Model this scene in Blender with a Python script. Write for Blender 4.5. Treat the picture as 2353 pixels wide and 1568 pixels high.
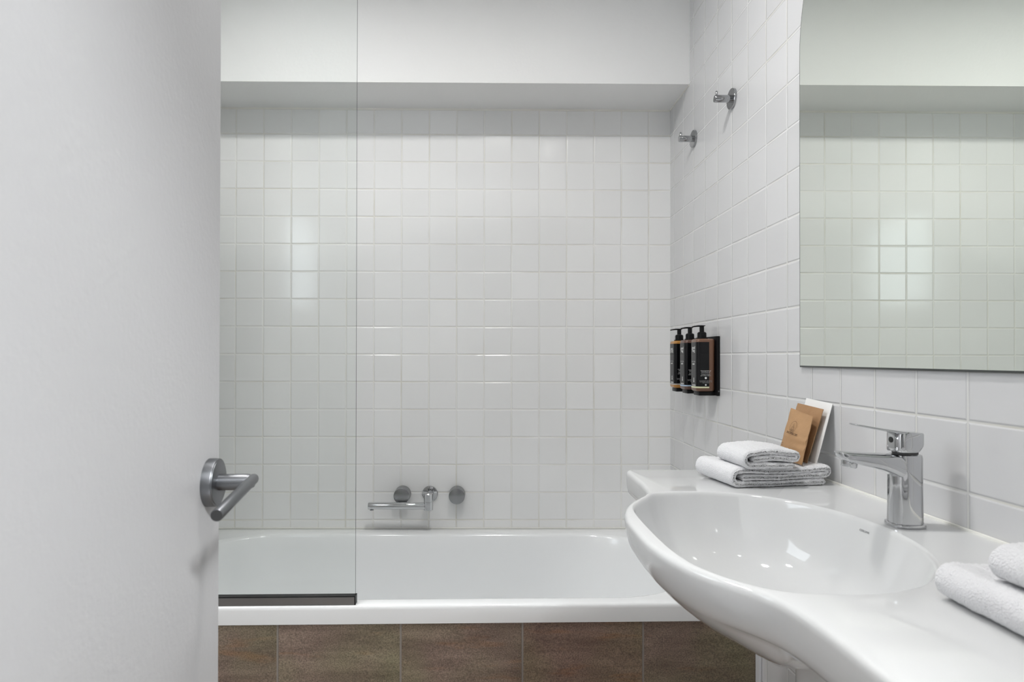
import bpy, bmesh, math, random
import numpy as np
from mathutils import Vector, Matrix, noise

random.seed(7)
scene = bpy.context.scene
for o in list(bpy.data.objects):
    bpy.data.objects.remove(o)
COL = scene.collection
PI = math.pi

# ------------------------------------------------------------------ camera
# right wall is X = 0, back tiled wall is Y = 0, floor is Z = 0 (metres)
F_PX, CX, CY = 1375.28, 1127.82, 814.80
cam_d = bpy.data.cameras.new('camera')
cam = bpy.data.objects.new('camera', cam_d)
COL.objects.link(cam)
cam_d.sensor_fit = 'HORIZONTAL'
cam_d.sensor_width = 36.0
cam_d.lens = F_PX * 36.0 / 2353.0
cam_d.shift_x = (1176.5 - CX) / 2353.0
cam_d.shift_y = (CY - 784.0) / 2353.0
cam_d.clip_start = 0.02
cam_d.dof.use_dof = True
cam_d.dof.focus_distance = 1.35
cam_d.dof.aperture_fstop = 8.0
yaw, pit, rol = 0.0097, 0.0059, -0.0019
fw = Vector((math.sin(yaw) * math.cos(pit), math.cos(yaw) * math.cos(pit), math.sin(pit)))
rt = Vector((math.cos(yaw), -math.sin(yaw), 0))
dn = fw.cross(rt)
rt2 = math.cos(rol) * rt + math.sin(rol) * dn
dn2 = -math.sin(rol) * rt + math.cos(rol) * dn
cam.matrix_world = Matrix(((rt2.x, -dn2.x, -fw.x, -0.6752), (rt2.y, -dn2.y, -fw.y, -2.1745),
                           (rt2.z, -dn2.z, -fw.z, 1.12), (0, 0, 0, 1)))
scene.camera = cam

# ------------------------------------------------------------------ world, exposure
world = bpy.data.worlds.new('world')
scene.world = world
world.use_nodes = True
world.node_tree.nodes['Background'].inputs[0].default_value = (0.75, 0.85, 1.0, 1)
world.node_tree.nodes['Background'].inputs[1].default_value = 0.4
scene.view_settings.view_transform = 'Standard'
scene.view_settings.look = 'None'
scene.view_settings.exposure = 0.70
scene.view_settings.gamma = 1.0
scene.view_settings.use_curve_mapping = False
scene.cycles.max_bounces = 10
scene.cycles.diffuse_bounces = 6
scene.cycles.glossy_bounces = 5
scene.cycles.transmission_bounces = 8
scene.cycles.transparent_max_bounces = 12
scene.cycles.caustics_reflective = False
scene.cycles.caustics_refractive = False
scene.cycles.sample_clamp_indirect = 4.0

DOWNLIGHT = 158.0       # radiance of each downlight lens
WINDOW = 3.6           # radiance of the frosted window pane
HALL_FILL = 215.0  # radiance of the unseen fill lamp added in the hallway

# ------------------------------------------------------------------ materials
def new_mat(name):
    m = bpy.data.materials.new(name)
    m.use_nodes = True
    nt = m.node_tree
    return m, nt, nt.nodes['Principled BSDF']

def N(nt, typ, **kw):
    n = nt.nodes.new(typ)
    for k, v in kw.items():
        setattr(n, k, v)
    return n

def L(nt, a, b):
    nt.links.new(a, b)

def mth(nt, op, a, b=None, clamp=False):
    n = nt.nodes.new('ShaderNodeMath')
    n.operation = op
    n.use_clamp = clamp
    for i, v in enumerate((a, b)):
        if v is None:
            continue
        if isinstance(v, (int, float)):
            n.inputs[i].default_value = v
        else:
            nt.links.new(v, n.inputs[i])
    return n.outputs[0]

def simple(name, col, rough=0.5, metal=0.0, coat=0.0, bump=0.0, bscale=200.0, spec=0.5, detail=2.0, vary=0.0, vscale=6.0):
    m, nt, p = new_mat(name)
    p.inputs['Base Color'].default_value = (*col, 1)
    p.inputs['Roughness'].default_value = rough
    p.inputs['Metallic'].default_value = metal
    p.inputs['Coat Weight'].default_value = coat
    p.inputs['Coat Roughness'].default_value = 0.04
    p.inputs['Specular IOR Level'].default_value = spec
    tc = N(nt, 'ShaderNodeTexCoord')
    if bump > 0:
        nz = N(nt, 'ShaderNodeTexNoise')
        nz.inputs['Scale'].default_value = bscale
        nz.inputs['Detail'].default_value = detail
        L(nt, tc.outputs['Object'], nz.inputs['Vector'])
        b = N(nt, 'ShaderNodeBump')
        b.inputs['Strength'].default_value = 1.0
        b.inputs['Distance'].default_value = bump
        L(nt, nz.outputs['Fac'], b.inputs['Height'])
        L(nt, b.outputs['Normal'], p.inputs['Normal'])
    if vary > 0:
        nz2 = N(nt, 'ShaderNodeTexNoise')
        nz2.inputs['Scale'].default_value = vscale
        nz2.inputs['Detail'].default_value = 4
        L(nt, tc.outputs['Object'], nz2.inputs['Vector'])
        r = N(nt, 'ShaderNodeMapRange')
        r.inputs['To Min'].default_value = 1 - vary
        r.inputs['To Max'].default_value = 1 + vary
        L(nt, nz2.outputs['Fac'], r.inputs['Value'])
        mx = N(nt, 'ShaderNodeMix', data_type='RGBA', blend_type='MULTIPLY')
        mx.inputs['Factor'].default_value = 1
        mx.inputs['A'].default_value = (*col, 1)
        L(nt, r.outputs['Result'], mx.inputs['B'])
        L(nt, mx.outputs['Result'], p.inputs['Base Color'])
    return m

def tile_mat(name, axis, off_u, off_v, tile=(0.82, 0.82, 0.815), grout=(0.80, 0.795, 0.765), gw=0.014):
    """100 mm glazed square tiles; axis 0: u = X, axis 1: u = Y; v = Z"""
    m, nt, p = new_mat(name)
    tc = N(nt, 'ShaderNodeTexCoord')
    sp = N(nt, 'ShaderNodeSeparateXYZ')
    L(nt, tc.outputs['Object'], sp.inputs[0])
    u = mth(nt, 'MULTIPLY', mth(nt, 'SUBTRACT', sp.outputs[axis], off_u), 10.0)
    v = mth(nt, 'MULTIPLY', mth(nt, 'SUBTRACT', sp.outputs[2], off_v), 10.0)
    cu, cv = mth(nt, 'FLOOR', u), mth(nt, 'FLOOR', v)
    def edge(c):
        f = mth(nt, 'FRACT', c)
        return mth(nt, 'SUBTRACT', 0.5, mth(nt, 'ABSOLUTE', mth(nt, 'SUBTRACT', f, 0.5)))
    d = mth(nt, 'MINIMUM', edge(u), edge(v))
    mask = N(nt, 'ShaderNodeMapRange', interpolation_type='SMOOTHSTEP')   # 0 grout .. 1 tile
    mask.inputs['From Min'].default_value = gw
    mask.inputs['From Max'].default_value = gw + 0.008
    L(nt, d, mask.inputs['Value'])
    hgt = N(nt, 'ShaderNodeMapRange', interpolation_type='SMOOTHSTEP')
    hgt.inputs['From Min'].default_value = gw - 0.004
    hgt.inputs['From Max'].default_value = gw + 0.03
    L(nt, d, hgt.inputs['Value'])
    cell = N(nt, 'ShaderNodeCombineXYZ')
    L(nt, cu, cell.inputs[0]); L(nt, cv, cell.inputs[1])
    wn = N(nt, 'ShaderNodeTexWhiteNoise', noise_dimensions='3D')
    L(nt, cell.outputs[0], wn.inputs['Vector'])
    # slight tilt of every tile
    tl = N(nt, 'ShaderNodeVectorMath', operation='SUBTRACT')
    L(nt, wn.outputs['Color'], tl.inputs[0]); tl.inputs[1].default_value = (0.5, 0.5, 0.5)
    ts = N(nt, 'ShaderNodeVectorMath', operation='SCALE')
    L(nt, tl.outputs[0], ts.inputs[0]); ts.inputs['Scale'].default_value = 0.012
    ge = N(nt, 'ShaderNodeNewGeometry')
    ad = N(nt, 'ShaderNodeVectorMath', operation='ADD')
    L(nt, ge.outputs['Normal'], ad.inputs[0]); L(nt, ts.outputs[0], ad.inputs[1])
    nn = N(nt, 'ShaderNodeVectorMath', operation='NORMALIZE')
    L(nt, ad.outputs[0], nn.inputs[0])
    wav = N(nt, 'ShaderNodeTexNoise')
    wav.inputs['Scale'].default_value = 9.0
    wav.inputs['Detail'].default_value = 1.0
    L(nt, tc.outputs['Object'], wav.inputs['Vector'])
    hsum = mth(nt, 'ADD', hgt.outputs[0], mth(nt, 'MULTIPLY', wav.outputs['Fac'], 0.35))
    b = N(nt, 'ShaderNodeBump')
    b.inputs['Strength'].default_value = 1.0
    b.inputs['Distance'].default_value = 0.0011
    L(nt, hsum, b.inputs['Height']); L(nt, nn.outputs[0], b.inputs['Normal'])
    L(nt, b.outputs['Normal'], p.inputs['Normal'])
    # colours
    dirt = N(nt, 'ShaderNodeTexNoise')
    dirt.inputs['Scale'].default_value = 4.5
    dirt.inputs['Detail'].default_value = 5.0
    L(nt, tc.outputs['Object'], dirt.inputs['Vector'])
    dr = N(nt, 'ShaderNodeMapRange')
    dr.inputs['From Min'].default_value = 0.45
    dr.inputs['From Max'].default_value = 0.75
    L(nt, dirt.outputs['Fac'], dr.inputs['Value'])
    gm = N(nt, 'ShaderNodeMix', data_type='RGBA')
    gm.inputs['A'].default_value = (*grout, 1)
    gm.inputs['B'].default_value = (grout[0] * 0.83, grout[1] * 0.81, grout[2] * 0.74, 1)
    L(nt, dr.outputs[0], gm.inputs['Factor'])
    tv = N(nt, 'ShaderNodeMapRange')
    tv.inputs['To Min'].default_value = 0.975
    tv.inputs['To Max'].default_value = 1.02
    L(nt, wn.outputs['Value'], tv.inputs['Value'])
    tm = N(nt, 'ShaderNodeMix', data_type='RGBA', blend_type='MULTIPLY')
    tm.inputs['Factor'].default_value = 1.0
    tm.inputs['A'].default_value = (*tile, 1)
    L(nt, tv.outputs[0], tm.inputs['B'])
    cm = N(nt, 'ShaderNodeMix', data_type='RGBA')
    L(nt, mask.outputs[0], cm.inputs['Factor'])
    L(nt, gm.outputs['Result'], cm.inputs['A']); L(nt, tm.outputs['Result'], cm.inputs['B'])
    L(nt, cm.outputs['Result'], p.inputs['Base Color'])
    rr = N(nt, 'ShaderNodeMapRange')
    rr.inputs['To Min'].default_value = 0.7
    rr.inputs['To Max'].default_value = 0.13
    L(nt, mask.outputs[0], rr.inputs['Value'])
    L(nt, rr.outputs[0], p.inputs['Roughness'])
    return m

def stone_mat(name, off_u, pitch, horizontal=False):
    """brown-grey slate-look tile: u = X; grout joints every pitch"""
    m, nt, p = new_mat(name)
    tc = N(nt, 'ShaderNodeTexCoord')
    sp = N(nt, 'ShaderNodeSeparateXYZ')
    L(nt, tc.outputs['Object'], sp.inputs[0])
    u = mth(nt, 'DIVIDE', mth(nt, 'SUBTRACT', sp.outputs[0], off_u), pitch)
    fu = mth(nt, 'FRACT', u)
    d = mth(nt, 'SUBTRACT', 0.5, mth(nt, 'ABSOLUTE', mth(nt, 'SUBTRACT', fu, 0.5)))
    if horizontal:
        w = mth(nt, 'DIVIDE', sp.outputs[1], pitch)
        fw_ = mth(nt, 'FRACT', w)
        d = mth(nt, 'MINIMUM', d, mth(nt, 'SUBTRACT', 0.5, mth(nt, 'ABSOLUTE', mth(nt, 'SUBTRACT', fw_, 0.5))))
    mask = N(nt, 'ShaderNodeMapRange', interpolation_type='SMOOTHSTEP')
    mask.inputs['From Min'].default_value = 0.0055
    mask.inputs['From Max'].default_value = 0.0105
    L(nt, d, mask.inputs['Value'])
    fl = mth(nt, 'FLOOR', u)
    # shift the pattern from tile to tile
    cb = N(nt, 'ShaderNodeCombineXYZ')
    L(nt, sp.outputs[0], cb.inputs[0]); L(nt, sp.outputs[1], cb.inputs[1])
    L(nt, mth(nt, 'ADD', sp.outputs[2], mth(nt, 'MULTIPLY', fl, 3.37)), cb.inputs[2])
    st = N(nt, 'ShaderNodeMapping')
    st.inputs['Scale'].default_value = (0.8, 1.0, 4.5)
    L(nt, cb.outputs[0], st.inputs['Vector'])
    n1 = N(nt, 'ShaderNodeTexNoise')
    n1.inputs['Scale'].default_value = 6.0
    n1.inputs['Detail'].default_value = 8.0
    n1.inputs['Roughness'].default_value = 0.65
    L(nt, st.outputs[0], n1.inputs['Vector'])
    n2 = N(nt, 'ShaderNodeTexNoise')
    n2.inputs['Scale'].default_value = 300.0
    n2.inputs['Detail'].default_value = 6.0
    n2.inputs['Roughness'].default_value = 0.7
    L(nt, cb.outputs[0], n2.inputs['Vector'])
    n3 = N(nt, 'ShaderNodeTexNoise')
    n3.inputs['Scale'].default_value = 4.0
    n3.inputs['Detail'].default_value = 3.0
    L(nt, cb.outputs[0], n3.inputs['Vector'])
    r1 = N(nt, 'ShaderNodeValToRGB')
    e = r1.color_ramp.elements
    e[0].position = 0.30; e[0].color = (0.142, 0.110, 0.090, 1)
    e[1].position = 0.72; e[1].color = (0.280, 0.234, 0.194, 1)
    mid = r1.color_ramp.elements.new(0.5); mid.color = (0.200, 0.161, 0.134, 1)
    L(nt, n1.outputs['Fac'], r1.inputs['Fac'])
    r3 = N(nt, 'ShaderNodeValToRGB')
    e = r3.color_ramp.elements
    e[0].position = 0.40; e[0].color = (1.12, 0.93, 0.90, 1)
    e[1].position = 0.66; e[1].color = (0.98, 1.02, 0.74, 1)
    L(nt, n3.outputs['Fac'], r3.inputs['Fac'])
    mx = N(nt, 'ShaderNodeMix', data_type='RGBA', blend_type='MULTIPLY')
    mx.inputs['Factor'].default_value = 0.8
    L(nt, r1.outputs['Color'], mx.inputs['A']); L(nt, r3.outputs['Color'], mx.inputs['B'])
    gr = N(nt, 'ShaderNodeMapRange')
    gr.inputs['From Min'].default_value = 0.3; gr.inputs['From Max'].default_value = 0.7
    gr.inputs['To Min'].default_value = 0.45; gr.inputs['To Max'].default_value = 1.6
    L(nt, n2.outputs['Fac'], gr.inputs['Value'])
    mx2 = N(nt, 'ShaderNodeMix', data_type='RGBA', blend_type='MULTIPLY')
    mx2.inputs['Factor'].default_value = 1.0
    L(nt, mx.outputs['Result'], mx2.inputs['A']); L(nt, gr.outputs[0], mx2.inputs['B'])
    cm = N(nt, 'ShaderNodeMix', data_type='RGBA')
    L(nt, mask.outputs[0], cm.inputs['Factor'])
    cm.inputs['A'].default_value = (0.27, 0.24, 0.215, 1)
    # every tile has its own tint, plus a few rusty and olive patches
    wt = N(nt, 'ShaderNodeTexWhiteNoise', noise_dimensions='1D')
    L(nt, fl, wt.inputs['W'])
    rt_ = N(nt, 'ShaderNodeValToRGB')
    e = rt_.color_ramp.elements
    e[0].position = 0.0; e[0].color = (0.94, 1.0, 0.98, 1)
    e[1].position = 1.0; e[1].color = (1.10, 0.98, 0.93, 1)
    L(nt, wt.outputs['Value'], rt_.inputs['Fac'])
    n4 = N(nt, 'ShaderNodeTexNoise')
    n4.inputs['Scale'].default_value = 7.5
    n4.inputs['Detail'].default_value = 4.0
    L(nt, st.outputs[0], n4.inputs['Vector'])
    r4 = N(nt, 'ShaderNodeMapRange', interpolation_type='SMOOTHSTEP')
    r4.inputs['From Min'].default_value = 0.58; r4.inputs['From Max'].default_value = 0.74
    r4.inputs['To Max'].default_value = 0.55
    L(nt, n4.outputs['Fac'], r4.inputs['Value'])
    mt = N(nt, 'ShaderNodeMix', data_type='RGBA', blend_type='MULTIPLY')
    mt.inputs['Factor'].default_value = 1.0
    L(nt, mx2.outputs['Result'], mt.inputs['A']); L(nt, rt_.outputs['Color'], mt.inputs['B'])
    mr_ = N(nt, 'ShaderNodeMix', data_type='RGBA', blend_type='MULTIPLY')
    L(nt, r4.outputs[0], mr_.inputs['Factor'])
    L(nt, mt.outputs['Result'], mr_.inputs['A']); mr_.inputs['B'].default_value = (1.25, 0.92, 0.62, 1)
    L(nt, mr_.outputs['Result'], cm.inputs['B'])
    L(nt, cm.outputs['Result'], p.inputs['Base Color'])
    p.inputs['Roughness'].default_value = 0.62
    b = N(nt, 'ShaderNodeBump')
    b.inputs['Distance'].default_value = 0.0006
    hs = mth(nt, 'ADD', mth(nt, 'MULTIPLY', n2.outputs['Fac'], 0.6), mth(nt, 'MULTIPLY', mask.outputs[0], 1.5))
    L(nt, hs, b.inputs['Height'])
    L(nt, b.outputs['Normal'], p.inputs['Normal'])
    return m

def emit_mat(name, col, strength):
    m = bpy.data.materials.new(name)
    m.use_nodes = True
    nt = m.node_tree
    nt.nodes.remove(nt.nodes['Principled BSDF'])
    e = N(nt, 'ShaderNodeEmission')
    e.inputs[0].default_value = (*col, 1)
    e.inputs[1].default_value = strength
    L(nt, e.outputs[0], nt.nodes['Material Output'].inputs[0])
    return m

def glass_mat():
    m = bpy.data.materials.new('clear_screen_glass')
    m.use_nodes = True
    nt = m.node_tree
    nt.nodes.remove(nt.nodes['Principled BSDF'])
    t = N(nt, 'ShaderNodeBsdfTransparent')
    t.inputs[0].default_value = (0.985, 0.994, 0.988, 1)
    g = N(nt, 'ShaderNodeBsdfGlossy')
    g.inputs['Roughness'].default_value = 0.02
    fr = N(nt, 'ShaderNodeFresnel')
    fr.inputs['IOR'].default_value = 1.45
    mx = N(nt, 'ShaderNodeMixShader')
    L(nt, mth(nt, 'MULTIPLY', fr.outputs[0], 0.5), mx.inputs[0]); L(nt, t.outputs[0], mx.inputs[1]); L(nt, g.outputs[0], mx.inputs[2])
    L(nt, mx.outputs[0], nt.nodes['Material Output'].inputs[0])
    return m

M = {}
ZROW, XCOL, YCOL = 1.93237, -0.1788, -0.0436
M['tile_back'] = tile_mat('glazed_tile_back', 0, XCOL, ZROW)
M['tile_side'] = tile_mat('glazed_tile_side', 1, YCOL, ZROW, tile=(0.635, 0.635, 0.64), grout=(0.71, 0.71, 0.70), gw=0.012)  # same tiles as the back wall, darkened to offset stronger light here
M['plaster'] = simple('white_plaster', (0.80, 0.80, 0.793), 0.6, bump=0.0004, bscale=90)
M['ceiling'] = simple('ceiling_paint', (0.82, 0.82, 0.81), 0.7)
M['caulk'] = simple('caulk', (0.80, 0.79, 0.74), 0.45)
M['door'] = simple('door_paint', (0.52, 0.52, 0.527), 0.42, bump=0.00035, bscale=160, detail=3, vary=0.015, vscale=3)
M['baffle'] = simple('lamp_can', (0.35, 0.35, 0.35), 0.5)
M['frame'] = simple('frame_paint', (0.78, 0.78, 0.78), 0.4)
M['hall'] = simple('hall_paint', (0.80, 0.80, 0.80), 0.7)
M['hall_absorber'] = simple('hall_light_absorber', (0.11, 0.11, 0.11), 0.6)  # dark tone set to cut bounce light and darken chrome reflections
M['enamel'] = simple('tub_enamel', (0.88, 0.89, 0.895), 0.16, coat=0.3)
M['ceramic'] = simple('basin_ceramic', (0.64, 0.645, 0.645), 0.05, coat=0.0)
M['chrome'] = simple('chrome', (0.58, 0.585, 0.595), 0.05, metal=1.0)
M['chrome_soft'] = simple('dimmed_chrome', (0.35, 0.355, 0.36), 0.22, metal=1.0, bump=0.00004, bscale=900)  # dim reflections of a dark room put into the base colour
M['chrome_dark'] = simple('hook_chrome', (0.40, 0.405, 0.415), 0.06, metal=1.0)  # chrome darkened in place of mirroring a darker room
M['satin'] = simple('satin_steel', (0.205, 0.21, 0.222), 0.38, metal=1.0, bump=0.00005, bscale=1200)
M['satin_dark'] = simple('satin_steel_end', (0.10, 0.10, 0.10), 0.45, metal=1.0)
M['alu'] = simple('channel_aluminium', (0.46, 0.46, 0.47), 0.42, metal=1.0)
M['black_gasket'] = simple('black_gasket', (0.012, 0.012, 0.013), 0.45)
M['glass'] = glass_mat()
M['glass_edge'] = simple('glass_edge', (0.02, 0.05, 0.05), 0.15)
M['mirror'] = simple('mirror_silver', (0.905, 0.945, 0.885), 0.0, metal=1.0)
M['mirror_edge'] = simple('mirror_edge', (0.05, 0.056, 0.052), 0.3)
M['towel'] = simple('terry_cotton', (0.80, 0.80, 0.815), 0.95, bump=0.0022, bscale=520, detail=3, spec=0.1)
M['black_plastic'] = simple('black_plastic', (0.005, 0.005, 0.0055), 0.33, spec=0.22)
M['black_label'] = simple('black_label', (0.005, 0.005, 0.006), 0.10, spec=0.36)
M['brown_bottle'] = simple('brown_bottle', (0.155, 0.078, 0.047), 0.30, coat=0.15)
M['dark_bottle'] = simple('dark_brown_bottle', (0.11, 0.055, 0.038), 0.30, coat=0.15)
M['amber_bottle'] = simple('amber_bottle', (0.42, 0.19, 0.03), 0.22, coat=0.4)
M['white_print'] = simple('white_print', (0.75, 0.75, 0.74), 0.5)
M['grey_print'] = simple('grey_print', (0.33, 0.33, 0.33), 0.5)
M['stripe_grey'] = simple('stripe_grey', (0.42, 0.40, 0.38), 0.4)
M['stripe_blue'] = simple('stripe_blue', (0.36, 0.47, 0.60), 0.4)
M['stripe_yellow'] = simple('stripe_yellow', (0.72, 0.74, 0.50), 0.4)
M['kraft'] = simple('kraft_paper', (0.40, 0.235, 0.115), 0.75, bump=0.0004, bscale=160, vary=0.10, vscale=60)
M['kraft_dark'] = simple('kraft_paper_back', (0.36, 0.205, 0.10), 0.75, bump=0.0004, bscale=160, vary=0.10, vscale=60)
M['kraft_ink'] = simple('kraft_ink', (0.10, 0.055, 0.030), 0.8)
M['card'] = simple('white_card', (0.84, 0.84, 0.83), 0.6)
M['trim_white'] = simple('white_edge_trim', (0.70, 0.71, 0.74), 0.35)
M['stone'] = stone_mat('slate_panel_tile', -0.5822, 0.2965)
M['stone_floor'] = stone_mat('slate_floor_tile', -0.5822, 0.2965, True)
M['lens'] = emit_mat('downlight_lens', (1.0, 0.99, 0.97), DOWNLIGHT)
M['hall_fill_lens'] = emit_mat('hall_fill_lens', (0.97, 0.99, 1.0), HALL_FILL)
M['pane'] = emit_mat('frosted_pane', (0.86, 0.93, 1.0), WINDOW)
M['logo_ink'] = simple('logo_ink', (0.34, 0.34, 0.35), 0.4)

# ------------------------------------------------------------------ mesh helpers
def link(name, verts, faces, mat, parent=None, smooth=35.0, loc=None, mats=None, fmat=None):
    me = bpy.data.meshes.new(name)
    me.from_pydata([tuple(v) for v in verts], [], [tuple(f) for f in faces])
    bm = bmesh.new(); bm.from_mesh(me)
    bmesh.ops.recalc_face_normals(bm, faces=bm.faces)
    bm.to_mesh(me); bm.free()
    for mm in (mats or [mat]):
        me.materials.append(mm)
    if fmat is not None:
        for p, i in zip(me.polygons, fmat):
            p.material_index = i
    if smooth:
        for p in me.polygons:
            p.use_smooth = True
        me.set_sharp_from_angle(angle=math.radians(smooth))
    me.update()
    o = bpy.data.objects.new(name, me)
    COL.objects.link(o)
    if parent is not None:
        o.parent = parent
    if loc is not None:
        o.location = loc
    return o

class MB:
    def __init__(s):
        s.v = []; s.f = []
    def add(s, verts, faces):
        k = len(s.v)
        s.v += [Vector(v) for v in verts]
        s.f += [tuple(i + k for i in f) for f in faces]
        return s
    def box(s, x0, x1, y0, y1, z0, z1, bevel=0.0, seg=2):
        if bevel <= 0:
            return s.add([(x0, y0, z0), (x1, y0, z0), (x1, y1, z0), (x0, y1, z0), (x0, y0, z1), (x1, y0, z1), (x1, y1, z1), (x0, y1, z1)],
                         [(0, 3, 2, 1), (4, 5, 6, 7), (0, 1, 5, 4), (1, 2, 6, 5), (2, 3, 7, 6), (3, 0, 4, 7)])
        bm = bmesh.new()
        bmesh.ops.create_cube(bm, size=1.0)
        for v in bm.verts:
            v.co = Vector(((x0 + x1) / 2 + v.co.x * (x1 - x0), (y0 + y1) / 2 + v.co.y * (y1 - y0), (z0 + z1) / 2 + v.co.z * (z1 - z0)))
        bmesh.ops.bevel(bm, geom=list(bm.edges), offset=bevel, segments=seg, affect='EDGES', profile=0.5)
        bm.verts.index_update()
        s.add([v.co.copy() for v in bm.verts], [tuple(v.index for v in f.verts) for f in bm.faces])
        bm.free()
        return s
    def loft(s, loops, cap0=True, cap1=True, closed=True):
        n = len(loops[0]); k = len(s.v)
        for lp in loops:
            s.v += [Vector(p) for p in lp]
        for i in range(len(loops) - 1):
            for j in range(n if closed else n - 1):
                j2 = (j + 1) % n
                s.f.append((k + i * n + j, k + i * n + j2, k + (i + 1) * n + j2, k + (i + 1) * n + j))
        if cap0:
            s.f.append(tuple(k + j for j in reversed(range(n))))
        if cap1:
            s.f.append(tuple(k + (len(loops) - 1) * n + j for j in range(n)))
        return s
    def lathe(s, prof, org=(0, 0, 0), axis=(0, 0, 1), n=48):
        """prof: list of (radius, height along axis)"""
        a = Vector(axis).normalized()
        t = Vector((0, 0, 1)) if abs(a.z) < 0.9 else Vector((1, 0, 0))
        e1 = a.cross(t).normalized(); e2 = a.cross(e1)
        o = Vector(org)
        loops = []
        for r, h in prof:
            loops.append([o + a * h + (e1 * math.cos(2 * PI * j / n) + e2 * math.sin(2 * PI * j / n)) * max(r, 1e-5) for j in range(n)])
        return s.loft(loops)
    def obj(s, name, mat, parent=None, smooth=35.0, loc=None):
        return link(name, s.v, s.f, mat, parent, smooth, loc)

def tag(o, label=None, cat=None, group=None, kind=None):
    if label: o['label'] = label
    if cat: o['category'] = cat
    if group: o['group'] = group
    if kind: o['kind'] = kind
    return o

def thing(name, label, cat, loc=(0, 0, 0), rot=(0, 0, 0), group=None):
    o = bpy.data.objects.new(name, None)
    COL.objects.link(o)
    o.empty_display_size = 0.05
    o.location = loc; o.rotation_euler = rot
    return tag(o, label, cat, group)

def struct(o, label, cat):
    return tag(o, label, cat, None, 'structure')

def rrect(x0, x1, y0, y1, r, m=8, k=1):
    """rounded rectangle, counter-clockwise; k points along each straight side"""
    pts = []
    cs = [(x1 - r, y0 + r, -PI / 2), (x1 - r, y1 - r, 0), (x0 + r, y1 - r, PI / 2), (x0 + r, y0 + r, PI)]
    for i, (cx, cy, a0) in enumerate(cs):
        for j in range(m + 1):
            a = a0 + PI / 2 * j / m
            pts.append((cx + r * math.cos(a), cy + r * math.sin(a)))
        nx = cs[(i + 1) % 4]
        p0 = pts[-1]
        p1 = (nx[0] + r * math.cos(nx[2]), nx[1] + r * math.sin(nx[2]))
        for j in range(1, k):
            t = j / k
            pts.append((p0[0] + (p1[0] - p0[0]) * t, p0[1] + (p1[1] - p0[1]) * t))
    return pts

def text_mesh(name, body, size, mat, parent, matrix, align='CENTER', depth=0.00015):
    cu = bpy.data.curves.new(name, 'FONT')
    cu.body = body; cu.size = size; cu.align_x = align; cu.align_y = 'CENTER'
    cu.extrude = depth
    tmp = bpy.data.objects.new(name + '_tmp', cu)
    COL.objects.link(tmp)
    dg = bpy.context.evaluated_depsgraph_get()
    me = bpy.data.meshes.new_from_object(tmp.evaluated_get(dg))
    me.transform(matrix)
    bpy.data.objects.remove(tmp)
    me.materials.clear(); me.materials.append(mat)
    me.name = name
    o = bpy.data.objects.new(name, me)
    COL.objects.link(o)
    o.parent = parent
    return o

def basis(org, ex, ey):
    ex = Vector(ex).normalized(); ey = Vector(ey); ey = (ey - ex * ey.dot(ex)).normalized(); ez = ex.cross(ey)
    return Matrix(((ex.x, ey.x, ez.x, org[0]), (ex.y, ey.y, ez.y, org[1]), (ex.z, ey.z, ez.z, org[2]), (0, 0, 0, 1)))

# ------------------------------------------------------------------ room shell
XL, YF, ZC = -1.72, -2.28, 2.50
struct(MB().box(XL - 0.1, 0.1, 0.0, 0.1, 0, ZC).obj('wall_back', M['tile_back'], smooth=0), 'white square-tiled wall behind the bathtub', 'wall')
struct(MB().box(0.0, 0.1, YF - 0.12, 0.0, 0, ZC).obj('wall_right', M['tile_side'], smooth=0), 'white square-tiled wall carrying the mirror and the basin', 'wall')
WY0, WY1, WZ0, WZ1 = -1.58, -1.00, 1.40, 1.96
wl = MB()
wl.box(XL - 0.1, XL, YF - 0.12, WY0, 0, ZC).box(XL - 0.1, XL, WY1, 0.0, 0, ZC)
wl.box(XL - 0.1, XL, WY0, WY1, 0, WZ0).box(XL - 0.1, XL, WY0, WY1, WZ1, ZC)
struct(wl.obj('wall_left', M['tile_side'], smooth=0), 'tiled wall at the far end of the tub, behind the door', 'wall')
DX0, DX1, DZ = -0.915, -0.085, 2.04
wf = MB()
wf.box(XL - 0.1, DX0, YF - 0.12, YF, 0, ZC).box(DX1, 0.0, YF - 0.12, YF, 0, ZC).box(DX0, DX1, YF - 0.12, YF, DZ, ZC)
struct(wf.obj('wall_front', M['plaster'], smooth=0), 'painted wall with the doorway', 'wall')
struct(MB().box(XL - 0.1, 0.1, YF - 0.12, 0.1, ZC, ZC + 0.1).obj('ceiling', M['ceiling'], smooth=0), 'white bathroom ceiling', 'ceiling')
struct(MB().box(XL - 0.1, 0.1, YF - 0.12, 0.1, -0.1, 0.0).obj('floor', M['stone_floor'], smooth=0), 'brown slate-look tiled floor', 'floor')
struct(MB().box(XL, 0.0, -0.208, 0.0, 2.0265, ZC).obj('wall_bulkhead', M['plaster'], smooth=0), 'plain white bulkhead running above the tiled tub wall', 'bulkhead')
# caulk beads under the bulkhead
struct(MB().box(XL, -0.004, -0.004, 0.0, 2.0205, 2.0265).obj('trim_1', M['caulk'], smooth=0), 'caulk bead between tiles and bulkhead soffit', 'caulk')
struct(MB().box(-0.004, 0.0, -0.205, -0.004, 2.0235, 2.0265).obj('trim_2', M['caulk'], smooth=0), 'caulk bead between side tiles and bulkhead soffit', 'caulk')
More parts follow.
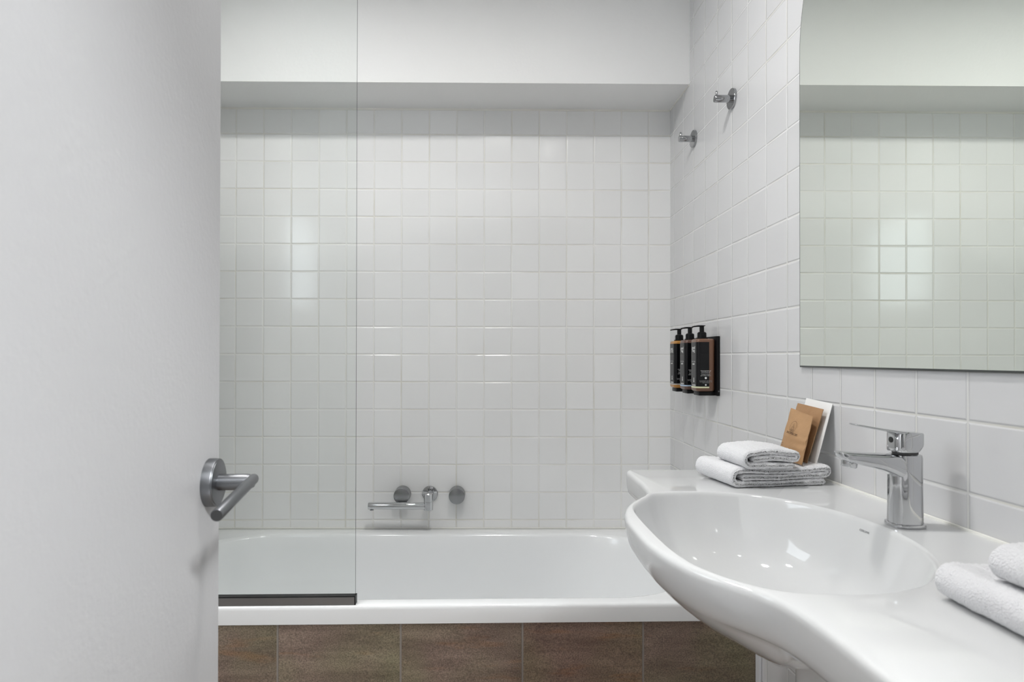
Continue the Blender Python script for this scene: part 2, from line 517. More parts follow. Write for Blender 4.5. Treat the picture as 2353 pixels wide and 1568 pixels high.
# window in the left wall
w = MB()
for a, b, c, d in ((WY0, WY1, WZ0, WZ0 + 0.03), (WY0, WY1, WZ1 - 0.03, WZ1), (WY0, WY0 + 0.03, WZ0 + 0.03, WZ1 - 0.03), (WY1 - 0.03, WY1, WZ0 + 0.03, WZ1 - 0.03)):
    w.box(XL - 0.07, XL - 0.02, a, b, c, d)
win = struct(w.obj('window_1', M['frame'], smooth=0), 'frosted window above the end of the tub', 'window')
MB().box(XL - 0.055, XL - 0.045, WY0 + 0.03, WY1 - 0.03, WZ0 + 0.03, WZ1 - 0.03).obj('pane', M['pane'], win, smooth=0)
# door lining and hallway
fr = MB()
fr.box(DX0, DX0 + 0.02, YF - 0.12, YF - 0.03, 0, DZ).box(DX1 - 0.02, DX1, YF - 0.12, YF - 0.03, 0, DZ).box(DX0 + 0.02, DX1 - 0.02, YF - 0.12, YF - 0.03, DZ - 0.02, DZ)
struct(fr.obj('trim_3', M['frame'], smooth=0), 'white lining of the doorway', 'door frame')
YH = -3.7
hl = MB()
hl.box(0.5, 0.6, YH, YF - 0.12, 0, ZC)
struct(hl.obj('wall_hall', M['hall'], smooth=0), 'white hallway wall outside the doorway', 'wall')
struct(MB().box(-1.7, 0.6, YH - 0.1, YH, 0, ZC).box(-1.7, -1.6, YH, YF - 0.12, 0, ZC).obj('wall_hall_end', M['hall_absorber'], smooth=0), 'unseen hallway walls, made dark to hold back fill light', 'wall')
struct(MB().box(-1.7, 0.6, YH - 0.1, YF - 0.12, -0.1, 0).obj('floor_hall', M['hall'], smooth=0), 'hallway floor outside the doorway', 'floor')
struct(MB().box(-1.7, 0.6, YH - 0.1, YF - 0.12, ZC, ZC + 0.1).obj('ceiling_hall', M['hall'], smooth=0), 'hallway ceiling outside the doorway', 'ceiling')

# ------------------------------------------------------------------ ceiling lights
def downlight(loc, label, lens, r=0.07, h=0.045):
    """round surface downlight: a short can with a dark baffle and the lens set up inside it"""
    t = thing('downlight', label, 'ceiling light', loc, group='round ceiling lights')
    MB().lathe([(r * 1.12, 0.0), (r * 1.12, -h), (r * 1.02, -h - 0.002), (r * 1.005, -h), (r * 1.005, -0.001)], n=40).obj('can', M['baffle'], t)
    MB().lathe([(r * 0.99, -0.001), (r * 0.99, -0.0035)], n=40).obj('lens', lens, t)
for x, y, r, h, lb in ((-0.60, -1.18, 0.068, 0.016, 'round downlight in the ceiling between tub and basin'),
                       (-1.35, -1.08, 0.070, 0.016, 'round downlight in the ceiling in front of the glass screen'),
                       (-0.28, -1.70, 0.029, 0.018, 'small round downlight in the ceiling above the near end of the basin')):
    downlight((x, y, ZC), lb, M['lens'], r, h)
downlight((0.12, -2.95, ZC), 'round fill light added in the unseen hallway ceiling', M['hall_fill_lens'], 0.17)  # added to send soft fill through the doorway

# ------------------------------------------------------------------ bathtub
SK = 0.016
def yfront(x, y):                       # front edge runs slightly out of parallel
    return y * (1 + SK * (-x) / 0.703)
def zrim(y):
    return 0.5015 + 0.0175 * (-y / 0.703)
def tub_loop(x0, x1, y0, y1, r, z, rel=True):
    out = []
    for x, y in rrect(x0, x1, y0, y1, r, 12, 10):
        yy = yfront(x, y)
        out.append((x, yy, z + (zrim(yy) if rel else 0)))
    return out
tub = thing('bathtub', 'long white bathtub against the tiled wall', 'bathtub', (0, 0, 0))
E0, E1, EY0, EY1 = XL + 0.004, -0.004, -0.703, -0.002
lo = [tub_loop(E0, E1, EY0, EY1, 0.004, -0.045), tub_loop(E0, E1, EY0, EY1, 0.004, -0.011),
      tub_loop(E0, E1, EY0 + 0.0007, EY1, 0.004, -0.006), tub_loop(E0, E1, EY0 + 0.0026, EY1 - 0.001, 0.004, -0.0026),
      tub_loop(E0 + .002, E1 - .002, EY0 + 0.006, EY1 - 0.002, 0.004, -0.0006), tub_loop(E0 + .004, E1 - .004, EY0 + 0.010, EY1 - 0.004, 0.004, 0.0)]
I0, I1, IY0, IY1 = -1.635, -0.095, -0.668, -0.064
for dx, z in ((0.0, 0.0), (0.006, -0.001), (0.010, -0.004), (0.013, -0.010)):
    lo.append(tub_loop(I0 + dx, I1 - dx, IY0 + dx * 0.9, IY1 - dx, 0.24, z))
for dx, dy, z, r in ((0.022, 0.022, 0.455, 0.24), (0.05, 0.040, 0.34, 0.235), (0.085, 0.065, 0.20, 0.22), (0.12, 0.085, 0.145, 0.20), (0.17, 0.12, 0.118, 0.17), (0.28, 0.19, 0.108, 0.10)):
    lo.append(tub_loop(I0 + dx, I1 - dx, IY0 + dy, IY1 - dy, r, z, False))
MB().loft(lo, cap0=False, cap1=True).obj('tub_shell', M['enamel'], tub, smooth=50)
MB().lathe([(0.03, 0.0), (0.03, 0.003), (0.022, 0.0045), (0.0, 0.003)], (-0.87, -0.36, 0.1085)).obj('drain', M['chrome'], tub)
# tiled panel below the rim
pv = []
for z in (0.0, 0.4735):
    for x in (XL + 0.001, -0.0015):
        pv.append((x, yfront(x, -0.700) if True else 0, z))
for z in (0.0, 0.4735):
    for x in (XL + 0.001, -0.0015):
        pv.append((x, yfront(x, -0.700) + 0.02, z))
pf = [(0, 1, 3, 2), (4, 6, 7, 5), (0, 4, 5, 1), (2, 3, 7, 6), (0, 2, 6, 4), (1, 5, 7, 3)]
struct(link('trim_6', pv, pf, M['stone'], smooth=0), 'brown slate-look tiled panel below the tub rim', 'tub panel')
struct(MB().box(-0.0075, -0.0005, -0.7215, -0.7012, 0.0, 0.4725, 0.0012).obj('trim_4', M['trim_white'], smooth=0), 'white vertical strip where the brown panel meets the wall', 'trim')
struct(MB().box(XL + 0.004, -0.004, -0.0055, -0.0005, 0.5018, 0.5052).obj('trim_5', M['caulk'], smooth=0), 'caulk bead along the back of the tub', 'caulk')

# ------------------------------------------------------------------ glass screen on the tub
scr = thing('shower_screen', 'clear glass shower screen standing on the tub rim beside the door', 'shower screen', (0, 0, 0))
GX0, GX1 = XL + 0.006, -0.9905
def gy(x, y):
    return yfront(x, y)
gv = []; z0g, z1g = 0.524, 2.19
for yb in (-0.6925, -0.6865):
    for z in (z0g, z1g):
        for x in (GX0, GX1):
            gv.append((x, gy(x, yb), z))
gf = [(0, 1, 3, 2), (4, 6, 7, 5), (1, 5, 7, 3), (0, 2, 6, 4), (2, 3, 7, 6), (0, 4, 5, 1)]
link('glass_pane', gv, gf, None, scr, smooth=0, mats=[M['glass'], M['glass_edge']], fmat=[0, 0, 1, 1, 1, 1])
def skew_box(x0, x1, y0, y1, z0, z1, name, mat):
    m = MB().box(x0, x1, y0, y1, z0, z1)
    for v in m.v:
        v.y = yfront(v.x, v.y)
    return m.obj(name, mat, scr, smooth=0)
skew_box(GX0, GX1 - 0.001, -0.6985, -0.6805, 0.5192, 0.5375, 'bottom_channel', M['alu'])
skew_box(GX0, GX1 + 0.0005, -0.6975, -0.6815, 0.5375, 0.5402, 'gasket', M['black_gasket'])
skew_box(GX1 - 0.001, GX1 + 0.002, -0.6985, -0.6805, 0.5192, 0.5402, 'channel_end_cap', M['black_gasket'])

# ------------------------------------------------------------------ bath spout and wall taps
def tap_knob(x, z, label):
    t = thing('bath_tap', label, 'tap', (x, 0, z), group='wall taps above the tub')
    MB().lathe([(0.0295, 0.0), (0.0295, 0.003), (0.0285, 0.006), (0.0285, 0.0385), (0.0275, 0.0405), (0.026, 0.041), (0.0, 0.041)], axis=(0, -1, 0), n=56).obj('knob', M['chrome_soft'], t)
    MB().lathe([(0.0288, 0.0112), (0.0291, 0.012), (0.0291, 0.0138), (0.0288, 0.0146)], axis=(0, -1, 0), n=56).obj('collar', M['chrome'], t)
tap_knob(-0.9715, 0.6275, 'round chrome wall tap left of the bath spout, above its arm')
tap_knob(-0.7750, 0.6265, 'round chrome wall tap right of the bath spout')
sp = thing('bath_spout', 'chrome swivel bath spout on the tiled wall with its arm turned sideways', 'spout', (-0.8735, 0, 0.6275))
MB().lathe([(0.0285, 0.0), (0.0285, 0.004), (0.027, 0.0058), (0.0125, 0.007)], axis=(0, -1, 0), n=48).obj('wall_flange', M['chrome'], sp)
MB().lathe([(0.0118, 0.006), (0.0118, 0.062)], axis=(0, -1, 0), n=32).obj('neck', M['chrome'], sp)
MB().lathe([(0.0, -0.0435), (0.0152, -0.0435), (0.0163, -0.042), (0.0163, -0.0140), (0.0157, -0.0134), (0.0157, -0.0126), (0.0163, -0.0120), (0.0163, 0.0140), (0.0152, 0.0155), (0.0, 0.0155)], (0, -0.062, 0), (0, 0, 1), 40).obj('swivel', M['chrome'], sp)
MB().lathe([(0.0126, 0.012), (0.0126, 0.209), (0.0119, 0.211), (0.0, 0.2112)], (0, -0.062, -0.0290), (-1, 0, 0), 40).obj('spout_arm', M['chrome'], sp)
MB().lathe([(0.0065, 0.0), (0.0065, 0.004), (0.005, 0.0045), (0.0, 0.0035)], (-0.199, -0.062, -0.0405), (0, 0, -1), 24).obj('aerator', M['chrome_soft'], sp)

# ------------------------------------------------------------------ robe hooks
def hook(y, z, label):
    t = thing('robe_hook', label, 'hook', (0, y, z), group='chrome robe hooks on the tiled wall')
    MB().lathe([(0.0272, 0.0), (0.0272, 0.0058), (0.0265, 0.0065), (0.0, 0.0065)], axis=(-1, 0, 0), n=48).obj('rose', M['chrome_dark'], t)
    MB().lathe([(0.0098, 0.006), (0.0098, 0.049), (0.0090, 0.0502), (0.0, 0.0503)], axis=(-1, 0, 0), n=40).obj('peg', M['chrome_dark'], t)
    MB().lathe([(0.0030, 0.007), (0.0030, 0.0195), (0.0024, 0.0208), (0.0, 0.021)], (-0.0445, 0, 0), (0, 0, 1), 20).obj('pin', M['chrome_dark'], t)
hook(-0.551, 1.829, 'chrome robe hook nearer the mirror, higher in view')
hook(-0.251, 1.8295, 'chrome robe hook nearer the tub corner, below the bulkhead')

# ------------------------------------------------------------------ soap bottles and bracket
br = thing('bottle_bracket', 'black wall bracket holding three soap bottles', 'bracket', (0, -0.325, 1.012))
MB().box(-0.0095, -0.0005, -0.1375, 0.1375, 0.0, 0.172, 0.0012).obj('back_plate', M['black_plastic'], br)
BY = (-0.102, 0.0, 0.102)
for b in BY:
    MB().box(-0.0565, -0.0095, b - 0.0225, b + 0.0225, 0.0, 0.0115, 0.002).obj('bottle_seat', M['black_plastic'], br)
for b in (-0.1345,):
    MB().lathe([(0.0022, 0), (0.0022, 0.0006), (0.0, 0.0009)], (-0.004, -0.1375, 0.013), (0, -1, 0), 16).obj('screw', M['satin'], br)

def bottle(loc, label, glass, stripe, head, group='soap bottles in the black bracket'):
    t = thing('soap_bottle', label, 'bottle', loc, group=group)
    X0, X1, Y0, Y1 = -0.0540, 0.0, -0.0272, 0.0272
    H = 0.1535
    lo = []
    for d, z in ((0.010, 0.0), (0.004, 0.0006), (0.0012, 0.003), (0.0, 0.007), (0.0, H - 0.006), (0.0012, H - 0.0025), (0.004, H - 0.0006), (0.012, H)):
        lo.append([(x, y, z) for x, y in rrect(X0 + d, X1 - d, Y0 + d, Y1 - d, max(0.0105 - d * 0.5, 0.004), 8, 2)])
    body = MB().loft(lo).obj('bottle_body', glass, t, smooth=40)
    # label wraps the front and both sides
    def wrap(z0, z1, off, mat, name, xback):
        m = MB()
        pts = [p for p in rrect(X0 - off, X1 + off, Y0 - off, Y1 + off, 0.0105, 8, 4)]
        pts = [p for p in pts if p[0] <= xback + 1e-6]
        pts.sort(key=lambda p: math.atan2(p[1], -(p[0] - 0.0) + 0.001))
        m.loft([[(x, y, z0) for x, y in pts], [(x, y, z1) for x, y in pts]], cap0=False, cap1=False, closed=False)
        return m.obj(name, mat, t, smooth=40)
    wrap(0.0145, 0.1435, 0.0003, M['black_label'], 'label', -0.0132)
    wrap(0.0105, 0.0145, 0.0003, stripe, 'label_stripe', -0.0118)
    # lettering on the front face (-X)
    def fr_txt(s, size, y, z, mat, nm='front_lettering'):
        text_mesh(nm, s, size, mat, t, basis((X0 - 0.0004, y, z), (0, -1, 0), (0, 0, 1)))
    fr_txt(head[0], 0.0125, 0.0, 0.1275, M['white_print'])
    fr_txt(head[1], 0.0125, 0.0, 0.1190, M['white_print'])
    fr_txt('hair & body', 0.0062, 0.0, 0.0870, M['grey_print'])
    fr_txt('wash', 0.0085, 0.0, 0.0800, M['white_print'])
    MB().box(X0 - 0.0005, X0, -0.0045, -0.0012, 0.0300, 0.0395).obj('front_emblem', M['white_print'], t, smooth=0)
    MB().lathe([(0.0028, 0), (0.0028, 0.0004)], (X0, -0.0028, 0.0290), (-1, 0, 0), 16).obj('front_emblem', M['white_print'], t)
    fr_txt('emotion', 0.0082, -0.003, 0.0185, M['white_print'])
    # small print on the near side (-Y)
    def sd_txt(s, size, z, mat):
        text_mesh('side_lettering', s, size, mat, t, basis((-0.0285, Y0 - 0.0004, z), (1, 0, 0), (0, 0, 1)))
    for s, z in (('shampooing douche gel', 0.0605), ('doccia shampoo gel', 0.0565), ('duschgel & shampoo', 0.0510), ('gel de ducha y champu', 0.0465)):
        sd_txt(s, 0.0032, z, M['white_print'])
    MB().lathe([(0.0032, 0), (0.0032, 0.0004)], (-0.0285, Y0 - 0.0002, 0.0395), (0, -1, 0), 20).obj('side_emblem', M['white_print'], t)
    for s, z in (('dermatologically tested 300 ml', 0.0315), ('vegan formula, made with care', 0.0285), ('keep out of eyes', 0.0255)):
        sd_txt(s, 0.0029, z, M['grey_print'])
    MB().lathe([(0.0024, 0), (0.0024, 0.0004)], (-0.0285, Y0 - 0.0002, 0.0195), (0, -1, 0), 20).obj('side_emblem', M['white_print'], t)
    # pump
    px = -0.0300
    pump = MB()
    pump.lathe([(0.0165, H), (0.0165, H + 0.003), (0.013, H + 0.0035), (0.0128, H + 0.0165), (0.0105, H + 0.0195), (0.0065, H + 0.0205), (0.0065, H + 0.036), (0.0, H + 0.036)], (px, 0, 0), n=36)
    po = pump.obj('pump', M['black_plastic'], t)
    nz = MB()
    lo = []
    for x, zc, hw, hh in ((0.0085, 0.0385, 0.006, 0.0012), (0.004, 0.0375, 0.0072, 0.0024), (-0.004, 0.0375, 0.007, 0.0026), (-0.012, 0.0375, 0.0048, 0.0024), (-0.022, 0.0362, 0.0038, 0.0020), (-0.029, 0.0345, 0.0032, 0.0018)):
        lo.append([(px + x, hw * math.cos(2 * PI * j / 14), H + zc + hh * math.sin(2 * PI * j / 14)) for j in range(14)])
    nz.loft(lo).obj('nozzle', M['black_plastic'], po)
    return t
bx = -0.0100
bz = 1.012 + 0.0117
bottle((bx, -0.325 - 0.102, bz), 'brown soap bottle with a pale yellow stripe, nearest the mirror', M['brown_bottle'], M['stripe_yellow'], ('good', 'mag'))
bottle((bx, -0.325, bz), 'brown soap bottle with a light blue stripe, between two others', M['dark_bottle'], M['stripe_blue'], ('good', 'mag'))
bottle((bx, -0.325 + 0.102, bz), 'amber soap bottle with a grey stripe, nearest the tub corner', M['amber_bottle'], M['stripe_grey'], ('root', 'Q-IQ'))

# ------------------------------------------------------------------ mirror
mr = thing('wall_mirror', 'frameless mirror with an arched top above the basin', 'mirror', (0, -1.327, 1.1018))
def arch(inset, x):
    hw = 0.42 - inset
    zt = 0.66
    pts = [(x, -hw, inset), (x, hw, inset)]
    for j in range(49):
        a = PI * j / 48
        pts.append((x, hw * math.cos(a), zt + hw * math.sin(a)))
    return pts
edge = MB()
edge.loft([arch(0.0032, -0.0062), arch(0.0012, -0.0060), arch(0.0, -0.005), arch(0.0, -0.001), arch(0.004, -0.001)], cap0=False, cap1=True)
edge.obj('mirror_edge', M['mirror_edge'], mr, smooth=30)
g = arch(0.0032, -0.0062)
link('mirror_face', g, [tuple(range(len(g)))], M['mirror'], mr, smooth=0)

# ------------------------------------------------------------------ washbasin
ZB, YC = 0.880, -1.318
HL = 0.434
YB = -1.340                                       # middle of the bulge
tabd = np.array([0.0, .05, .09, .12, .15, .175, .195, .215, .24, .28, .34, .60])
tabx = np.array([.4655, .4645, .459, .4515, .440, .426, .412, .3975, .3850, .3770, .3740, .3735])
def pchip(xs, ys, x):
    h = np.diff(xs); dl = np.diff(ys) / h
    n = len(xs); m = np.zeros(n)
    for i in range(1, n - 1):
        if dl[i - 1] * dl[i] > 0:
            w1 = 2 * h[i] + h[i - 1]; w2 = h[i] + 2 * h[i - 1]
            m[i] = (w1 + w2) / (w1 / dl[i - 1] + w2 / dl[i])
    m[-1] = dl[-1]
    i = min(max(int(np.searchsorted(xs, x)) - 1, 0), n - 2)
    t = (x - xs[i]) / h[i]
    return ((1 + 2 * t) * (1 - t) ** 2 * ys[i] + t * (1 - t) ** 2 * h[i] * m[i] + t * t * (3 - 2 * t) * ys[i + 1] + t * t * (t - 1) * h[i] * m[i + 1])
out = []
R = 0.018
xe = 0.3735
nf = 120
for j in range(nf + 1):                           # front edge from far end to near end
    d = (HL - R) * (1 - 2 * j / nf)
    out.append((-pchip(tabd, tabx, abs(YC + d - YB)), YC + d))
for j in range(1, 8):                             # near outer corner
    a = PI / 2 * j / 8
    out.append((-xe + R - R * math.cos(a), YC - HL + R - R * math.sin(a)))
for j in range(0, 14):
    out.append((-(xe - R) + (xe - R - 0.001) * j / 14, YC - HL))
for j in range(0, 60):
    out.append((-0.001, YC - HL + 2 * HL * j / 60))
for j in range(0, 14):
    out.append((-0.001 - (xe - R - 0.001) * j / 14, YC + HL))
for j in range(0, 8):
    a = PI / 2 * (1 - j / 8)
    out.append((-xe + R - R * math.cos(a), YC + HL - R + R * math.sin(a)))
out = out[::-1]
OUT = np.array(out)
C0 = np.array([-0.295, -1.332])
TH = np.arctan2(OUT[:, 1] - C0[1], OUT[:, 0] - C0[0])
RO = np.hypot(OUT[:, 0] - C0[0], OUT[:, 1] - C0[1])
def se_r(th, af, ab, b, nfr=3.1, nbk=2.05):
    """superellipse radius: af towards -X, ab towards +X, b along Y"""
    c, s = np.cos(th), np.sin(th)
    t = np.clip((c + 0.25) / 0.5, 0, 1); t = t * t * (3 - 2 * t)
    n = nfr + (nbk - nfr) * t
    a = np.where(c < 0, af, ab)
    return 1.0 / (np.abs(c / a) ** n + np.abs(s / b) ** n) ** (1 / n)
def ring(r, z, cshift=0.0):
    return [(C0[0] + cshift + r[i] * math.cos(TH[i]), C0[1] + r[i] * math.sin(TH[i]), z) for i in range(len(TH))]
def offs(d, z):
    """outline moved inwards by d along its normal"""
    p = OUT; nx = np.roll(p, -1, 0) - np.roll(p, 1, 0)
    nrm = np.stack([-nx[:, 1], nx[:, 0]], 1); nrm /= np.linalg.norm(nrm, axis=1)[:, None]
    inn = C0 - p
    sgn = np.sign((nrm * inn).sum(1)); nrm *= sgn[:, None]
    q = p + nrm * d
    q[:, 0] = np.minimum(q[:, 0], -0.001)
    q[p[:, 0] > -0.0015, 0] = -0.001
    return [(a, b, z) for a, b in q]
RI = np.minimum(se_r(TH, 0.148, 0.188, 0.234), RO - 0.0125)
for _ in range(14):
    RI = np.minimum(RI, (np.roll(RI, 1) + 2 * RI + np.roll(RI, -1)) / 4)
outer = []
RM = RI * 1.014 + 0.0003
outer.append(ring(RM, ZB))
# rounded top edge, side, rounded lower edge
for d, z in ((0.0072, 0.0), (0.0046, -0.0008), (0.0022, -0.0026), (0.0006, -0.0056)):
    outer.append(offs(d, ZB + z))
# outer side: shelf ends have a rounded lower edge and a flat underside, the bulge runs on down into the bowl
dY = np.abs(OUT[:, 1] - YB)
WB = np.clip((0.285 - dY) / 0.125, 0, 1); WB = WB * WB * (3 - 2 * WB)
WB = WB * (OUT[:, 0] < -0.34)
RB = se_r(TH, 0.172, 0.215, 0.262, 2.7, 2.1)
for z, ds, k, db in ((-0.0100, 0.0, 9, 0.0), (-0.024, 0.0006, 9, 0.0012), (-0.036, 0.0016, 9, 0.0040), (-0.0450, 0.0036, 9, 0.0080), (-0.0510, 0.0080, 9, 0.0120), (-0.0545, 0.0140, 9, 0.0150),
                     (-0.0560, 0.026, 1.0, 0.0166), (-0.064, 0.026, 0.96, 0.0245), (-0.076, 0.026, 0.89, 0.0370), (-0.092, 0.026, 0.79, 0.0560), (-0.106, 0.026, 0.69, 0.0740),
                     (-0.120, 0.026, 0.58, 0.0940), (-0.132, 0.026, 0.46, 0.114), (-0.142, 0.026, 0.33, 0.135), (-0.148, 0.026, 0.19, 0.155), (-0.151, 0.026, 0.05, 0.168)):
    bb = np.array([(q[0], q[1]) for q in offs(min(db, 0.030), 0)])
    bb = C0 + (bb - C0) * (1.0 if db <= 0.030 else max(0.05, (0.172 - db) / (0.172 - 0.030)))
    if k > 5:
        a = np.array([(q[0], q[1]) for q in offs(ds, 0)]); b = np.array([(q[0], q[1]) for q in offs(db, 0)])
        q = a * (1 - WB[:, None]) + b * WB[:, None]
        outer.append([(p_[0], p_[1], ZB + z) for p_ in q])
    else:
        r_slab = np.minimum(RO - ds, RB * k)
        aa = np.array([(q[0], q[1]) for q in ring(r_slab, 0, 0.02 * (1 - k))])
        q = aa * (1 - WB[:, None]) + bb * WB[:, None]
        outer.append([(p_[0], p_[1], ZB + z) for p_ in q])
OR_ = np.array([[math.hypot(p_[0] - C0[0], p_[1] - C0[1]) for p_ in lp] for lp in outer[5:]])
OZ = np.array([lp[0][2] for lp in outer[5:]])
loops = []
# inside of the bowl, from the bottom up
for s, z, cs in ((0.05, -0.1375, .030), (0.2, -0.1368, .030), (0.36, -0.1340, .029), (0.50, -0.1285, .027), (0.62, -0.1195, .023), (0.72, -0.1065, .018), (0.80, -0.0900, .012), (0.865, -0.0705, .0065), (0.915, -0.050, .002), (0.950, -0.030, 0), (0.978, -0.0135, 0), (0.987, -0.0065, 0), (0.994, -0.0030, 0), (1.002, -0.0009, 0), (1.012, 0.0, 0)):
    rs = RI * s
    lim = np.array([np.interp(-(ZB + z), -OZ, OR_[:, q]) for q in range(len(TH))]) - 0.0085
    px_ = np.stack([C0[0] + cs + rs * np.cos(TH), C0[1] + rs * np.sin(TH)], 1) - C0
    rr_ = np.hypot(px_[:, 0], px_[:, 1])
    if z < -0.02:
        f_ = np.minimum(1.0, lim / rr_)
        for _ in range(10):
            f_ = np.minimum(f_, (np.roll(f_, 1) + 2 * f_ + np.roll(f_, -1)) / 4)
        px_ = px_ * f_[:, None]
    loops.append([(C0[0] + p_[0], C0[1] + p_[1], ZB + z) for p_ in px_])
loops += outer
bs = thing('washbasin', 'white ceramic washbasin with shelf ends below the arched mirror', 'basin', (0, 0, 0))
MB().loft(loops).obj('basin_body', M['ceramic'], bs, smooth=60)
# trap cover under the bowl
lo = []
for z in (0.40, 0.44, 0.62, 0.716):
    k = 0.85 if z < 0.42 else 1.0
    lo.append([(min(-0.001, -0.12 - 0.10 * k * math.cos(a) if abs(a) <= PI / 2 else -0.001), YC + 0.085 * k * math.sin(a) if abs(a) <= PI / 2 else YC + 0.085 * k * (1 if a > 0 else -1), z) for a in [(-PI + 0.0001) + (2 * PI - 0.0002) * j / 63 for j in range(64)]])
MB().loft(lo).obj('trap_cover', M['ceramic'], bs, smooth=50)
MB().lathe([(0.028, 0.0), (0.028, 0.0025), (0.020, 0.004), (0.0, 0.0035)], (C0[0] + 0.030, C0[1], ZB - 0.1378)).obj('drain', M['chrome'], bs)
MB().box(-0.0045, -0.0005, YC - HL + 0.004, YC + HL - 0.004, ZB - 0.004, ZB + 0.0035, 0.0015).obj('sealant_bead', M['caulk'], bs)
ln_ = Vector((-0.945, -0.105, 0.305)).normalized()
lx_ = Vector((0.11, -0.99, 0.0)).normalized()
text_mesh('maker_lettering', 'CAROMA', 0.0046, M['logo_ink'], bs, basis(Vector((-0.1140, -1.2945, 0.8645)) + ln_ * 0.0008, lx_, ln_.cross(lx_)))

# ------------------------------------------------------------------ basin mixer tap
tp = thing('mixer_tap', 'chrome single-lever mixer tap on the back of the basin', 'tap', (-0.0705, YC, ZB))
def ov(cx, rx, ry, z, n=44, e=2.6):
    pts = []
    for j in range(n):
        a = 2 * PI * j / n
        c, s = math.cos(a), math.sin(a)
        pts.append((cx + rx * math.copysign(abs(c) ** (2 / e), c), ry * math.copysign(abs(s) ** (2 / e), s), z))
    return pts
MB().loft([ov(0, 0.0240, 0.0215, 0.0), ov(0, 0.0245, 0.0220, 0.0018), ov(0, 0.0240, 0.0215, 0.0048), ov(0, 0.022, 0.0200, 0.0056)]).obj('base_ring', M['chrome'], tp)
MB().loft([ov(0, 0.0218, 0.0185, 0.005), ov(0, 0.0212, 0.0180, 0.03), ov(0.0, 0.0208, 0.0176, 0.075), ov(0, 0.0210, 0.0178, 0.098), ov(0, 0.0202, 0.0170, 0.1022), ov(0, 0.0180, 0.0150, 0.1036)]).obj('tap_body', M['chrome'], tp)
lo = []
for x, zt, zb_, hw in ((0.008, 0.1030, 0.062, 0.0205), (-0.014, 0.1032, 0.068, 0.0212), (-0.026, 0.1036, 0.0745, 0.0210), (-0.040, 0.1042, 0.0800, 0.0200), (-0.060, 0.1050, 0.0850, 0.0188), (-0.080, 0.1060, 0.0895, 0.0178), (-0.092, 0.1067, 0.0925, 0.0168), (-0.099, 0.1071, 0.0970, 0.0140), (-0.1025, 0.1070, 0.1025, 0.0095)):
    lp = []
    for j in range(32):
        a = 2 * PI * j / 32
        c, s = math.cos(a), math.sin(a)
        e = 2 / 3.6
        lp.append((x * 0.955, 0.80 * hw * math.copysign(abs(c) ** e, c), (zt + zb_) / 2 + (zt - zb_) / 2 * math.copysign(abs(s) ** e, s)))
    lo.append(lp)
MB().loft(lo).obj('spout', M['chrome'], tp, smooth=50)
MB().lathe([(0.0105, 0.0), (0.0105, 0.0085), (0.0098, 0.0095), (0.0080, 0.0095), (0.0075, 0.006), (0.0, 0.006)], (-0.0800, 0, 0.0935), (-0.12, 0, -1), 32).obj('aerator', M['chrome'], tp)
MB().loft([ov(0.0, 0.0155, 0.014, 0.1030), ov(0.0, 0.0155, 0.014, 0.1075)]).obj('cartridge_ring', M['satin_dark'], tp)
hb = MB()
hl_ = []
for z, x0, x1, k in ((0.1070, -0.0235, 0.0165, 0.94), (0.1085, -0.0242, 0.0180, 1.0), (0.1150, -0.0242, 0.0240, 1.0), (0.1180, -0.0242, 0.0250, 1.0), (0.1330, -0.0238, 0.0250, 1.0), (0.1350, -0.0215, 0.0240, 0.94)):
    hl_.append([(p[0] * 0.84, p[1], z + 0.04 * (-(p[0]) * (1 if z > 0.13 else 0.0))) for p in ov((x0 + x1) / 2, (x1 - x0) / 2, 0.0172 * k, z, 44, 3.4)])
hand = hb.loft(hl_).obj('handle', M['chrome'], tp, smooth=45)
lo = []
for x, z, t, hw in ((0.006, 0.1335, 0.0040, 0.0190), (-0.015, 0.1352, 0.0036, 0.0190), (-0.024, 0.1362, 0.0048, 0.0186), (-0.030, 0.1372, 0.0040, 0.0182), (-0.040, 0.1387, 0.0036, 0.0176), (-0.055, 0.1412, 0.0034, 0.0168), (-0.070, 0.1440, 0.0032, 0.0155), (-0.077, 0.1452, 0.0028, 0.0130), (-0.0805, 0.1459, 0.0016, 0.0085)):
    lp = []
    for j in range(28):
        a = 2 * PI * j / 28
        c, s = math.cos(a), math.sin(a)
        lp.append((x * 0.95, 0.84 * hw * math.copysign(abs(c) ** 0.5, c), z + t / 2 * math.copysign(abs(s) ** 0.6, s)))
    lo.append(lp)
MB().loft(lo).obj('lever', M['chrome'], hand, smooth=50)
MB().lathe([(0.0042, 0.0), (0.0042, 0.0007), (0.0, 0.0009)], (-0.0202, 0.0, 0.1235), (-1, 0, 0), 24).obj('temperature_dot', M['satin_dark'], hand)

